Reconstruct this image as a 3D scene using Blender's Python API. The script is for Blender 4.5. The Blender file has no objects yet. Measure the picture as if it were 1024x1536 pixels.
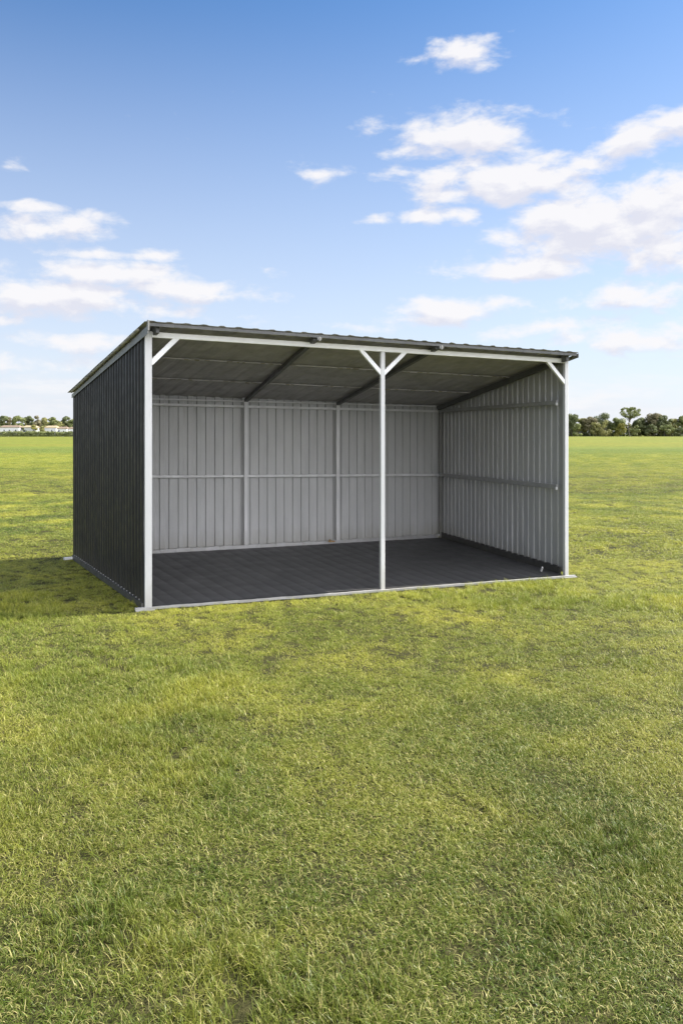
import bpy, bmesh, math, random
import numpy as np
from mathutils import Vector, Matrix, Euler
random.seed(7)
rng = np.random.default_rng(11)
R = math.radians
SC = bpy.context.scene
COL = SC.collection
HC, F, HY = 1.65, 1200.0, 651.0        # eye height, focal length (photo px), horizon row

# ------------------------------------------------------------------ helpers
def ground_pt(px, py):
    Z = F * HC / (py - HY)
    return Vector(((px - 512) / F * Z, Z))
def link_mesh(name, verts, faces, mats=(), parent=None, smooth=False, midx=None):
    me = bpy.data.meshes.new(name)
    me.from_pydata([tuple(v) for v in verts], [], [tuple(f) for f in faces])
    for m in mats: me.materials.append(m)
    if midx is not None: me.polygons.foreach_set('material_index', list(midx))
    if smooth: me.polygons.foreach_set('use_smooth', [True] * len(me.polygons))
    me.update()
    o = bpy.data.objects.new(name, me); COL.objects.link(o)
    if parent is not None: o.parent = parent
    return o
def tag(o, label=None, cat=None, group=None, kind=None):
    if label: o['label'] = label
    if cat: o['category'] = cat
    if group: o['group'] = group
    if kind: o['kind'] = kind
    return o
def empty(name, loc):
    o = bpy.data.objects.new(name, None); COL.objects.link(o); o.location = loc
    o.empty_display_size = 0.3
    return o
class MB:
    def __init__(s): s.v = []; s.f = []; s.m = []
    def add(s, vs, fs, mi=0):
        b = len(s.v); s.v += [Vector(v) for v in vs]; s.f += [tuple(i + b for i in f) for f in fs]; s.m += [mi] * len(fs)
    def box8(s, c, mi=0):     # c: 4 bottom then 4 top corners
        s.add(c, [(3, 2, 1, 0), (4, 5, 6, 7), (0, 1, 5, 4), (1, 2, 6, 5), (2, 3, 7, 6), (3, 0, 4, 7)], mi)
    def beam(s, a, b, w, h, up=(0, 0, 1), mi=0):
        a = Vector(a); b = Vector(b); d = (b - a).normalized()
        x = d.cross(Vector(up)); 
        if x.length < 1e-5: x = Vector((1, 0, 0))
        x.normalize(); y = x.cross(d).normalized()
        x = x * w / 2; y = y * h / 2
        c = [a - x - y, a + x - y, a + x + y, a - x + y, b - x - y, b + x - y, b + x + y, b - x + y]
        s.box8(c, mi)
    def build(s, name, mats, parent=None, origin=None, bevel=0.0, smooth=False):
        if not isinstance(mats, (list, tuple)): mats = [mats]
        vs = s.v
        if origin is not None: vs = [v - Vector(origin) for v in s.v]
        o = link_mesh(name, vs, s.f, mats, parent, smooth, s.m)
        bm = bmesh.new(); bm.from_mesh(o.data); bmesh.ops.recalc_face_normals(bm, faces=bm.faces); bm.to_mesh(o.data); bm.free()
        if bevel:
            m = o.modifiers.new('bevel', 'BEVEL'); m.width = bevel; m.segments = 2; m.limit_method = 'ANGLE'
        return o

# ------------------------------------------------------------------ materials
def newmat(name):
    m = bpy.data.materials.new(name); m.use_nodes = True
    nt = m.node_tree; nt.nodes.clear()
    return m, nt, nt.nodes, nt.links
def noise(nt, vec, scale, detail=4, rough=.55, dist=0.0):
    n = nt.nodes.new('ShaderNodeTexNoise'); n.inputs['Scale'].default_value = scale
    n.inputs['Detail'].default_value = detail; n.inputs['Roughness'].default_value = rough
    n.inputs['Distortion'].default_value = dist
    if vec is not None: nt.links.new(vec, n.inputs['Vector'])
    return n.outputs['Fac']
def ramp(nt, fac, stops, interp='LINEAR'):
    n = nt.nodes.new('ShaderNodeValToRGB'); r = n.color_ramp; r.interpolation = interp
    while len(r.elements) < len(stops): r.elements.new(.5)
    for e, (p, c) in zip(r.elements, stops):
        e.position = p; e.color = (*c, 1) if hasattr(c, '__len__') else (c, c, c, 1)
    nt.links.new(fac, n.inputs['Fac']); return n.outputs['Color']
def mapping(nt, vec, scale=(1, 1, 1), rot=(0, 0, 0), loc=(0, 0, 0)):
    n = nt.nodes.new('ShaderNodeMapping'); n.inputs['Scale'].default_value = scale
    n.inputs['Rotation'].default_value = rot; n.inputs['Location'].default_value = loc
    nt.links.new(vec, n.inputs['Vector']); return n.outputs['Vector']
def mixc(nt, fac, a, b, mode='MIX'):
    n = nt.nodes.new('ShaderNodeMix'); n.data_type = 'RGBA'; n.blend_type = mode
    for sock, val in (('Factor', fac), ('A', a), ('B', b)):
        inp = [i for i in n.inputs if i.name == sock and (i.type == ('VALUE' if sock == 'Factor' else 'RGBA'))][0]
        if hasattr(val, 'is_linked'): nt.links.new(val, inp)
        elif sock == 'Factor': inp.default_value = val
        else: inp.default_value = (*val, 1)
    return [o for o in n.outputs if o.type == 'RGBA'][0]
def math_(nt, op, a, b=None, c=None, clamp=False):
    n = nt.nodes.new('ShaderNodeMath'); n.operation = op; n.use_clamp = clamp
    for i, v in enumerate((a, b, c)):
        if v is None: continue
        if hasattr(v, 'is_linked'): nt.links.new(v, n.inputs[i])
        else: n.inputs[i].default_value = v
    return n.outputs[0]
def geo_pos(nt): return nt.nodes.new('ShaderNodeNewGeometry').outputs['Position']

def metal(name, col, rough=.45, metallic=.0, var=.12, bump=.0006, spec=.5, streak=True, dirt=(0.16, 0.13, 0.09), dirt_amt=.0):
    m, nt, N, L = newmat(name)
    p = geo_pos(nt)
    b = N.new('ShaderNodeBsdfPrincipled'); o = N.new('ShaderNodeOutputMaterial'); L.new(b.outputs[0], o.inputs[0])
    n1 = noise(nt, mapping(nt, p, (3, 3, .5) if streak else (2, 2, 2)), 2.2, 6, .6)
    lo = tuple(c * (1 - var) for c in col); hi = tuple(min(1, c * (1 + var)) for c in col)
    c = ramp(nt, n1, [(.3, lo), (.7, hi)])
    n2 = noise(nt, mapping(nt, p, (22, 22, 5)), 1.4, 5, .7)
    c = mixc(nt, math_(nt, 'MULTIPLY', ramp(nt, n2, [(.55, 0.0), (.75, 1.0)]), dirt_amt), c, dirt)
    if dirt_amt > .04:
        sx = N.new('ShaderNodeSeparateXYZ'); L.new(p, sx.inputs[0])
        hgt = math_(nt, 'MULTIPLY_ADD', noise(nt, mapping(nt, p, (14, 14, 3)), 1.0, 5, .7), .5, sx.outputs[2])
        splash = ramp(nt, hgt, [(.22, .75), (.55, 0.0)])
        c = mixc(nt, math_(nt, 'MULTIPLY', splash, .55), c, (.20, .17, .10) if sum(col) > .3 else (.075, .068, .045))
    L.new(c, b.inputs['Base Color'])
    b.inputs['Metallic'].default_value = metallic
    b.inputs['Specular IOR Level'].default_value = spec
    n3 = noise(nt, p, 9, 4, .6)
    L.new(ramp(nt, n3, [(.3, max(.05, rough - .09)), (.7, min(1, rough + .09))]), b.inputs['Roughness'])
    bn = N.new('ShaderNodeBump'); bn.inputs['Strength'].default_value = .5; bn.inputs['Distance'].default_value = bump
    L.new(noise(nt, p, 55, 3), bn.inputs['Height']); L.new(bn.outputs[0], b.inputs['Normal'])
    return m
M = {}
M['white'] = metal('white_paint', (.80, .80, .79), .36, 0, .03, dirt_amt=.05)
M['post'] = metal('white_galvanised_post', (.56, .56, .55), .4, 0, .04, dirt_amt=.07)
M['galv'] = metal('galvanised_steel', (.46, .465, .475), .42, .35, .12, dirt_amt=.12)
M['galv_dull'] = metal('dull_galvanised_steel', (.60, .60, .59), .5, .1, .12, dirt_amt=.1)
M['char'] = metal('charcoal_cladding', (.020, .0195, .0185), .5, 0, .16, spec=.25, dirt=(.07, .06, .045), dirt_amt=.18)
M['char_trim'] = metal('charcoal_trim', (.045, .045, .045), .5, 0, .12, dirt_amt=.2, dirt=(.09, .08, .06))
M['inner_back'] = metal('grey_sheet_back', (.43, .43, .42), .5, .1, .07, dirt_amt=.06)
M['inner_side'] = metal('grey_sheet_side', (.42, .42, .41), .45, .1, .08, dirt_amt=.06)
M['inner_roof'] = metal('dark_sheet_underside', (.43, .41, .42), .55, .0, .2, streak=False, dirt=(.13, .12, .085), dirt_amt=.3)
M['roof_top'] = metal('weathered_roof_sheet', (.16, .16, .135), .6, .0, .2, streak=False, dirt=(.22, .2, .13), dirt_amt=.5)
M['trim'] = metal('grey_trim', (.20, .20, .185), .5, .1, .15, dirt_amt=.25)
M['rafter'] = metal('dark_rafter', (.085, .086, .082), .5, 0, .15)
M['girt_side'] = metal('side_rail_steel', (.30, .30, .292), .5, .1, .12)
M['foam'] = metal('tan_closure_strip', (.26, .24, .17), .9, 0, .35, streak=False, dirt=(.1, .09, .06), dirt_amt=.6)
M['brass'] = metal('rusty_brass', (.35, .22, .09), .6, .2, .3)

def floor_mat():
    m, nt, N, L = newmat('dark_floor_sheet')
    p = geo_pos(nt)
    b = N.new('ShaderNodeBsdfPrincipled'); o = N.new('ShaderNodeOutputMaterial'); L.new(b.outputs[0], o.inputs[0])
    c = ramp(nt, noise(nt, p, 1.3, 6, .62), [(.3, (.034, .034, .035)), (.7, (.050, .050, .051))])
    dust = ramp(nt, noise(nt, mapping(nt, p, (1, 1, 1)), 7, 7, .72), [(.5, 0.0), (.8, 1.0)])
    c = mixc(nt, math_(nt, 'MULTIPLY', dust, .3), c, (.085, .08, .07))
    L.new(c, b.inputs['Base Color'])
    L.new(ramp(nt, noise(nt, p, 4, 5, .6), [(.3, .46), (.7, .6)]), b.inputs['Roughness'])
    bn = N.new('ShaderNodeBump'); bn.inputs['Strength'].default_value = .4; bn.inputs['Distance'].default_value = .001
    L.new(noise(nt, p, 40, 4), bn.inputs['Height']); L.new(bn.outputs[0], b.inputs['Normal'])
    return m
M['floor'] = floor_mat()

# grass colour from world position, shared by the blades and the ground sheet
GREEN, LUSH, YELL, STRAW = (.148, .205, .025), (.066, .122, .013), (.365, .372, .046), (.50, .44, .17)
def grass_colour(nt, p):
    a = noise(nt, p, .8, 5, .6, .4)
    b = noise(nt, mapping(nt, p, (1, 1.0, 1), loc=(31, 7, 0)), 2.6, 4, .6, .3)
    c = noise(nt, mapping(nt, p, (.6, 1.3, 1), loc=(3, 57, 0)), .11, 4, .55)
    mid = ramp(nt, a, [(.36, LUSH), (.48, GREEN), (.62, YELL)])
    mid = mixc(nt, math_(nt, 'MULTIPLY', ramp(nt, b, [(.52, 0.0), (.72, 1.0)]), .5), mid, YELL)
    mid = mixc(nt, math_(nt, 'MULTIPLY', ramp(nt, b, [(.28, 1.0), (.44, 0.0)]), .6), mid, LUSH)
    mid = mixc(nt, math_(nt, 'MULTIPLY', ramp(nt, c, [(.35, 0.0), (.62, 1.0)]), .55), mid, YELL)
    # turf colour greener close to the viewer, with foreground shading painted in, and a darker strip across the field further off
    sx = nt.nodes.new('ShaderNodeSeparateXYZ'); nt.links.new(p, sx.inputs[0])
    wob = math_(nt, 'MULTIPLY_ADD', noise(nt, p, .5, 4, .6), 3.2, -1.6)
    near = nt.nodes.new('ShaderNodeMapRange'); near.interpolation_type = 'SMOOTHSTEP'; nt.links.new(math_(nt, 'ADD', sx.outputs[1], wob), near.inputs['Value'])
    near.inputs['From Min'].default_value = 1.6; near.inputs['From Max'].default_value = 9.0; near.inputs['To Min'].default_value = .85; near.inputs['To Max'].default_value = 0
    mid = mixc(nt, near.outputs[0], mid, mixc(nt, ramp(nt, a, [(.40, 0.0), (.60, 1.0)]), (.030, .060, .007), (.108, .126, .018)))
    wo2 = math_(nt, 'MULTIPLY_ADD', noise(nt, mapping(nt, p, (.4, 1, 1)), .05, 4, .6), 30, -15)
    mid = mixc(nt, ramp(nt, math_(nt, 'DIVIDE', math_(nt, 'ADD', sx.outputs[1], wo2), 200), [(.30, 0.0), (.37, .75), (.46, .6), (.55, 0.0)]), mid, (.14, .21, .04))
    return mid
def blade_mat():
    m, nt, N, L = newmat('grass_blades')
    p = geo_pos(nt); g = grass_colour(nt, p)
    at = N.new('ShaderNodeAttribute'); at.attribute_name = 'tint'
    s = N.new('ShaderNodeSeparateColor'); L.new(at.outputs['Color'], s.inputs[0])
    c = mixc(nt, ramp(nt, s.outputs[0], [(.82, 0.0), (.99, .75)]), g, STRAW)        # dry blades
    c = mixc(nt, ramp(nt, s.outputs[0], [(.0, .6), (.25, 0.0)]), c, LUSH)
    c = mixc(nt, math_(nt, 'MULTIPLY', s.outputs[1], .6), c, mixc(nt, 1.0, c, (1.75, 1.6, 2.0), 'MULTIPLY'))       # paler tips
    df = N.new('ShaderNodeBsdfPrincipled'); L.new(c, df.inputs['Base Color'])
    df.inputs['Roughness'].default_value = .42; df.inputs['Specular IOR Level'].default_value = .22
    tr = N.new('ShaderNodeBsdfTranslucent'); L.new(c, tr.inputs[0])
    mx = N.new('ShaderNodeMixShader'); mx.inputs[0].default_value = .28
    L.new(df.outputs[0], mx.inputs[1]); L.new(tr.outputs[0], mx.inputs[2])
    o = N.new('ShaderNodeOutputMaterial'); L.new(mx.outputs[0], o.inputs[0])
    return m
def ground_mat():
    m, nt, N, L = newmat('grass_field')
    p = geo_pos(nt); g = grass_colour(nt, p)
    # near: soil and thatch between the blades; far: the sward itself
    ln = N.new('ShaderNodeVectorMath'); ln.operation = 'LENGTH'; L.new(p, ln.inputs[0])
    far = N.new('ShaderNodeMapRange'); L.new(ln.outputs['Value'], far.inputs['Value'])
    far.inputs['From Min'].default_value = 20; far.inputs['From Max'].default_value = 60
    soil = ramp(nt, noise(nt, p, 30, 4, .7), [(.35, (.022, .024, .008)), (.65, (.06, .056, .02))])
    fine = noise(nt, mapping(nt, p, (1, 1, 1)), 3.5, 6, .75)
    gf = mixc(nt, 1.0, g, ramp(nt, fine, [(.3, (.40, .38, .46)), (.7, (.74, .65, .9))]), 'MULTIPLY')
    big = noise(nt, mapping(nt, p, (.25, 1.6, 1)), .035, 5, .6)
    gf = mixc(nt, math_(nt, 'MULTIPLY', ramp(nt, big, [(.42, 1.0), (.58, 0.0)]), .4), gf, (.12, .17, .025))
    L.new(mixc(nt, far.outputs[0], soil, gf), (b := N.new('ShaderNodeBsdfPrincipled')).inputs['Base Color'])
    b.inputs['Roughness'].default_value = .9; b.inputs['Specular IOR Level'].default_value = .1
    bn = N.new('ShaderNodeBump'); bn.inputs['Strength'].default_value = .8; bn.inputs['Distance'].default_value = .05
    L.new(noise(nt, p, 6, 6, .75), bn.inputs['Height']); L.new(bn.outputs[0], b.inputs['Normal'])
    o = N.new('ShaderNodeOutputMaterial'); L.new(b.outputs[0], o.inputs[0])
    return m
M['blade'] = blade_mat(); M['ground'] = ground_mat()
def leaf_mat(name, lo, hi, sc=.35):
    m, nt, N, L = newmat(name)
    p = geo_pos(nt)
    c = ramp(nt, noise(nt, p, sc, 3, .6), [(.35, lo), (.65, hi)])
    b = N.new('ShaderNodeBsdfPrincipled'); L.new(c, b.inputs['Base Color']); b.inputs['Roughness'].default_value = .6
    b.inputs['Specular IOR Level'].default_value = .2
    tr = N.new('ShaderNodeBsdfTranslucent'); L.new(c, tr.inputs[0])
    mx = N.new('ShaderNodeMixShader'); mx.inputs[0].default_value = .3
    L.new(b.outputs[0], mx.inputs[1]); L.new(tr.outputs[0], mx.inputs[2])
    o = N.new('ShaderNodeOutputMaterial'); L.new(mx.outputs[0], o.inputs[0]); return m
LEAF = {'dark': leaf_mat('dark_foliage', (.10, .12, .055), (.17, .19, .085)),
        'olive': leaf_mat('olive_foliage', (.19, .19, .07), (.29, .28, .11)),
        'green': leaf_mat('green_foliage', (.14, .165, .06), (.23, .25, .10)),
        'brown': leaf_mat('brownish_foliage', (.16, .145, .08), (.23, .21, .12)),
        'yellow': leaf_mat('yellow_green_foliage', (.16, .16, .035), (.26, .24, .06))}
M['bark'] = metal('bark', (.10, .085, .065), .9, 0, .3)
M['wall_white'] = metal('white_render', (.60, .60, .62), .8, 0, .05)
M['wall_grey'] = metal('grey_render', (.42, .43, .42), .8, 0, .08)
M['tile'] = metal('brown_roof_tiles', (.17, .125, .085), .85, 0, .2)
M['tile2'] = metal('tan_roof_tiles', (.30, .235, .14), .85, 0, .2)
M['pane'] = metal('dark_window_glass', (.03, .035, .05), .15, 0, .1)
M['door'] = metal('dark_blue_door', (.03, .04, .09), .5, 0, .1)

# ------------------------------------------------------------------ ground
gv = []; gf = []
ringr = [0, 3, 8, 20, 60, 200, 600, 1500, 4000]; NS = 64
gv.append((0, 0, 0))
for r in ringr[1:]:
    for k in range(NS): gv.append((r * math.cos(2 * math.pi * k / NS), r * math.sin(2 * math.pi * k / NS), 0))
for k in range(NS): gf.append((0, 1 + k, 1 + (k + 1) % NS))
for i in range(len(ringr) - 2):
    for k in range(NS):
        a = 1 + i * NS + k; b = 1 + i * NS + (k + 1) % NS; gf.append((a, a + NS, b + NS, b))
g = link_mesh('ground', gv, gf, [M['ground']]); tag(g, kind='structure', label='wide flat field of short grass running to the tree line')

# ------------------------------------------------------------------ shelter geometry frame
FL, FR, BL, BR = ground_pt(222, 914.5), ground_pt(848, 867), ground_pt(115, 839.5), ground_pt(659.5, 808.5)
def XY(u, v): return FL * (1 - u) * (1 - v) + FR * u * (1 - v) + BL * (1 - u) * v + BR * u * v
BASE = FL.lerp(FR, .5).lerp(BL.lerp(BR, .5), .5)
def P(u, v, z): q = XY(u, v); return Vector((q.x - BASE.x, q.y - BASE.y, z))      # local to the shelter's base
def zpx(u, v, y):                                                                  # height of a photo row over a plan point
    return HC - (y - HY) / F * XY(u, v).y
def u_at(px, v):
    lo, hi = -.2, 1.2
    for _ in range(50):
        mid = (lo + hi) / 2; q = XY(mid, v)
        if 512 + F * q.x / q.y < px: lo = mid
        else: hi = mid
    return lo
WF = (FR - FL).length; WB = (BR - BL).length; DL = (BL - FL).length; DR = (BR - FR).length
ux = Vector((FR.x - FL.x, FR.y - FL.y, 0)).normalized()       # along the front
nf = Vector((ux.y, -ux.x, 0))                                  # out of the front, towards the viewer
ul = Vector((BL.x - FL.x, BL.y - FL.y, 0)).normalized(); nl = Vector((-ul.y, ul.x, 0))   # outwards on the left
ur = Vector((BR.x - FR.x, BR.y - FR.y, 0)).normalized(); nr = Vector((ur.y, -ur.x, 0))   # outwards on the right
ub = Vector((BR.x - BL.x, BR.y - BL.y, 0)).normalized(); nb = Vector((-ub.y, ub.x, 0))   # outwards at the back
print('dims', WF, WB, DL, DR)
sh = empty('field_shelter', (BASE.x, BASE.y, 0))
tag(sh, 'open-fronted charcoal metal field shelter with sloping roof and white front frame', 'field shelter')

zhl, zhr = zpx(0, 0, 497), zpx(1, 0, 537.5)                    # header top, left and right
OV = .055                                                      # roof overhang in v at the front
def roof_z(u, v):                                              # underside of the roof sheet
    zf = 2.672 * (1 - u) + 2.558 * u; zb = zpx(0, 1, 588) * (1 - u) + zpx(1, 1, 609) * u
    t = (v + OV) / (1 + OV); return zf * (1 - t) + zb * t

def profile(length, pitch=.15, rib=.034, slope=.008, h=.016, phase=.03):
    pts = [(0, 0)]; s = phase
    while s + rib + 2 * slope < length:
        pts += [(s, 0), (s + slope, h), (s + slope + rib, h), (s + 2 * slope + rib, 0)]
        s += pitch
    pts.append((length, 0)); return pts
def sheet(name, a, b, n, ztop, zbot, mats, pitch, length, h=.016, rows=8, rib=.034, slope=.008, seed=0):
    """vertical profiled sheet from plan point a to b; n points outwards; inner side gets mats[1]"""
    rg = np.random.default_rng(seed)
    pts = profile(length, pitch, rib, slope, h); d = (b - a) / length
    vs = []; nP = len(pts)
    wob = rg.normal(0, .0011, (rows + 1, nP))
    for side in (0, 1):
        for r in range(rows + 1):
            for i, (s, o) in enumerate(pts):
                q = a + d * s + n * (o + wob[r, i] + (.0012 if side == 0 else -.0012))
                zt = ztop(s / length); vs.append(Vector((q.x, q.y, zbot + (zt - zbot) * r / rows)))
    fs = []; mi = []
    W = nP; off = (rows + 1) * nP
    for r in range(rows):
        for i in range(nP - 1):
            k = r * W + i
            fs.append((k, k + 1, k + W + 1, k + W)); mi.append(0)
            fs.append((k + off, k + W + off, k + W + 1 + off, k + 1 + off)); mi.append(1)
    for i in range(nP - 1):
        fs.append((i, i + off, i + 1 + off, i + 1)); mi.append(0)
        k = rows * W + i; fs.append((k, k + 1, k + 1 + off, k + off)); mi.append(0)
    for r in range(rows):
        k = r * W; fs.append((k, k + W, k + W + off, k + off)); mi.append(0)
        k = r * W + nP - 1; fs.append((k, k + off, k + off + W, k + W)); mi.append(0)
    return link_mesh(name, vs, fs, mats, sh, False, mi)

# walls
a, b = P(0, 0, 0) + nl * .034 + ul * .02, P(0, 1, 0) + nl * .034 + ul * .045
sl = sheet('side_wall', a, b, nl, lambda t: roof_z(0, t) - .03, .035, [M['char'], M['inner_side']], .115, (b - a).length, .010, seed=1)
sl['label'] = 'charcoal ribbed side wall facing the shaded grass'
a, b = P(1, 0, 0) + nr * .03 + ur * .02, P(1, 1, 0) + nr * .03 + ur * .045
sr = sheet('side_wall', a, b, nr, lambda t: roof_z(1, t) - .012, .05, [M['char'], M['inner_side']], .135, (b - a).length, .014, rib=.022, slope=.007, seed=2)
sr['label'] = 'grey ribbed inner side wall beside the right front post'
a, b = P(0, 1, 0) + nb * .03 - ub * .03, P(1, 1, 0) + nb * .03 + ub * .03
sheet('back_wall', a, b, nb, lambda t: roof_z(t, 1) + .022, .04, [M['char'], M['inner_back']], .128, (b - a).length, .02, rib=.05, slope=.006, seed=3)

# roof sheet: ribs run front to back
def roof():
    uL, uR = -.017, 1.009; Lf = WF * (uR - uL)
    pts = profile(Lf, .165, .035, .025, .008, .02); nP = len(pts); rows = 14; vs = []
    rg = np.random.default_rng(5)
    sag = rg.normal(0, .0016, (rows + 1, nP)); edge = rg.normal(0, .004, nP)
    for side in (0, 1):
        for r in range(rows + 1):
            v = -OV + (1 + OV + .035) * r / rows
            for i, (s, o) in enumerate(pts):
                u = uL + (uR - uL) * s / Lf
                q = P(u, v, roof_z(u, v) + o + sag[r, i] + (.013 if side == 0 else .009))
                if r == 0: q = q + nf * edge[i]
                vs.append(q)
    fs = []; mi = []; W = nP; off = (rows + 1) * nP
    for r in range(rows):
        for i in range(nP - 1):
            k = r * W + i
            fs += [(k, k + 1, k + W + 1, k + W), (k + off, k + W + off, k + W + 1 + off, k + 1 + off)]; mi += [0, 1]
    for i in range(nP - 1):
        k = rows * W + i; fs += [(i, i + off, i + 1 + off, i + 1), (k, k + 1, k + 1 + off, k + off)]; mi += [0, 0]
    for r in range(rows):
        k = r * W; fs += [(k, k + W, k + W + off, k + off)]; mi.append(0)
        k += nP - 1; fs += [(k, k + off, k + off + W, k + W)]; mi.append(0)
    return link_mesh('roof', vs, fs, [M['roof_top'], M['inner_roof']], sh, False, mi)
rf = roof(); rf['label'] = 'dark ribbed roof sheet sloping down to the back'
# front edge channel under the roof sheet
mb = MB(); n = 40
for k in range(n):
    u0, u1 = -.008 + 1.014 * k / n, -.008 + 1.014 * (k + 1) / n
    j0 = .004 * math.sin(k * 2.3) ; 
    mb.beam(P(u0, -OV + .004, roof_z(u0, -OV) - .014 ), P(u1 - .0004, -OV + .004, roof_z(u1, -OV) - .014), .016, .028 + .002 * math.sin(k * 1.7))
fe = mb.build('fascia', M['rafter'], rf)
# gable trims and closure strips
for u, n_, lab in ((-.0, nl, 1), (1.0, nr, -1)):
    mb = MB(); off = n_ * (.052 if lab == 1 else .034)
    lo = .026 if lab == 1 else .0; hb = .04 if lab == 1 else .012; a = P(u, -OV - .002, roof_z(u, -OV) - .035 - lo) + off; b = P(u, 1.01, roof_z(u, 1.01) - .022 - lo) + off
    mb.box8([a + Vector((0, 0, -hb)), a + n_ * .006 + Vector((0, 0, -hb)), b + n_ * .006 + Vector((0, 0, -.026)), b + Vector((0, 0, -.026)),
             a + Vector((0, 0, .034)), a + n_ * .006 + Vector((0, 0, .034)), b + n_ * .006 + Vector((0, 0, .022)), b + Vector((0, 0, .022))])
    mb.build('gable_trim', M['trim'], rf)
mb = MB(); r2 = random.Random(3); vs = []; fs = []; nn = 8; segs = 150        # lumpy closure strip under the left edge
for s_ in range(segs + 1):
    v = .015 + .97 * s_ / segs; c = P(-.001, v, roof_z(0, v) - .008) + nl * .070
    lump = abs(math.sin(s_ * .41 + .8 * math.sin(s_ * .13))) ** .6; rr = .010 + .014 * lump * (.75 + .25 * math.sin(s_ * .07))
    for k in range(nn):
        an = 2 * math.pi * k / nn; vs.append(c + nl * (rr * math.cos(an) * .8) + Vector((0, 0, rr * math.sin(an))))
for s_ in range(segs):
    for k in range(nn): fs.append((s_ * nn + k, s_ * nn + (k + 1) % nn, (s_ + 1) * nn + (k + 1) % nn, (s_ + 1) * nn + k))
fs.append(tuple(range(nn))[::-1]); fs.append(tuple(range(segs * nn, segs * nn + nn))); mb.add(vs, fs)
mb.build('closure_strip', M['foam'], rf, smooth=True)
mb = MB(); c = P(0, -OV, roof_z(0, -OV)) + nl * .05            # small bent cap at the front left tip
mb.beam(c + Vector((0, 0, -.075)) - nf * .02, c + Vector((0, 0, .026)) - nf * .02, .018, .07, up=nf)
mb.build('corner_cap', M['trim'], rf, bevel=.006)

# posts
def post(u, v, w, zt, mat, name='post', bev=.004, d=None, zb=.01, up=None):
    mb = MB(); c0 = P(u, v, zb); c1 = P(u, v, zt)
    mb.beam(c0, c1, w, d or w, up=up if up is not None else nf); return mb.build(name, mat, sh, bevel=bev)
p1 = post(0, 0, .066, zhl, M['post']); p1['label'] = 'white front corner post next to the charcoal side wall'
um = u_at(573, 0)
p2 = post(um, 0, .046, zhl + (zhr - zhl) * um - .055, M['post']); p2['label'] = 'slim white middle post with two braces'
p3 = post(1, 0, .047, zhr + .012, M['post']); p3['label'] = 'slim white front post at the far right corner'
# header beam
mb = MB(); a = P(0, 0, zhl - .029) + ux * .0335; b = P(1, 0, zhr - .029) - ux * .024
mb.beam(a, b, .045, .052); mb.build('header_beam', M['white'], sh, bevel=.004)
def zh(u): return zhl + (zhr - zhl) * u
def brace(px0, y0, px1, y1, w=.042):
    u0, u1 = u_at(px0, 0), u_at(px1, 0); mb = MB()
    mb.beam(P(u0, 0, zpx(u0, 0, y0)) + nf * .001, P(u1, 0, zpx(u1, 0, y1)) + nf * .001, .036, w, up=(0, 0, 1))
    return mb.build('brace', M['white'], sh, bevel=.003)
brace(226, 545, 267.5, 504.5, .048); brace(573, 562, 540, 524); brace(573, 562, 607.5, 527.5); brace(847, 575, 820, 541, .040)

# back posts, rails
ubk = [u_at(367.5, 1), u_at(505, 1)]
for u in ubk: post(u, .992, .052, roof_z(u, 1) - .03, M['galv_dull'], name='back_post', d=.04, zb=.03, up=nb)
pc = post(.997, .985, .04, roof_z(1, 1) - .03, M['trim'], name='corner_post', zb=.03)
pc2 = post(.003, .985, .05, roof_z(0, 1) - .03, M['galv_dull'], name='corner_post', zb=.03)
def back_rail(yl, yr, h, mat, name='back_rail', off=0.0, d=.03):
    uu = [.01] + ubk + [.992]; uq = u_at(230, 1)
    zl, zr = zpx(uq, 1, yl), zpx(.99, 1, yr)
    f = lambda u: zl + (zr - zl) * (u - uq) / (.99 - uq)
    for k in range(3):
        mb = MB(); g_ = .027 / WB
        u0 = uu[k] + (g_ if k else 0); u1 = uu[k + 1] - (g_ if k < 2 else 0)
        mb.beam(P(u0, .992, f(u0)) , P(u1, .992, f(u1)), d, h); mb.build(name, mat, sh, bevel=.003)
back_rail(714.8, 712, .034, M['galv_dull'])
back_rail(606.5, 617, .034, M['galv_dull'])
back_rail(598.5, 609.5, .018, M['galv_dull'], 'top_rail', d=.04)
# base rail at the back wall, slightly ragged
r3 = random.Random(8)
mb = MB(); n = 26
for k in range(n):
    u0, u1 = .01 + .98 * k / n, .01 + .98 * (k + 1) / n
    h = .05 + r3.uniform(-.006, .006)
    mb.beam(P(u0, .985, .03 + h / 2), P(u1 - .0006, .985, .03 + h / 2), .03, h)
    if k % 2: mb.beam(P(u0 + .01, .981, .082), P(u0 + .018, .981, .082), .012, .012)
mb.build('base_rail', M['galv'], sh)
# side girts on the right wall (inner face)
def side_rail(yb, yf, h, v0=.035, v1=.985):
    mb = MB(); z1, z0 = zpx(1, 1, yb), zpx(1, 0, yf)
    f = lambda v: z0 + (z1 - z0) * v
    mb.beam(P(.993, v0, f(v0)), P(.993, v1, f(v1)), .028, h); mb.build('side_rail', M['girt_side'], sh, bevel=.003)
    mb = MB(); mb.beam(P(.99, v0 - .004, f(v0) - .018), P(.99, v0 + .003, f(v0) - .018), .022, .03)
    mb.build('bracket', M['galv_dull'], sh)
side_rail(711.5, 731, .055); side_rail(616.5, 603, .050)
for u, (ya, yb_) in ((.006, (712, 731)), (.006, (616, 603))):     # girts on the left wall, inner face
    mb = MB(); mb.beam(P(u, .06, zpx(1, 0, yb_)), P(u, .985, zpx(1, 1, ya)), .028, .05); mb.build('side_rail', M['girt_side'], sh, bevel=.003)
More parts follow.
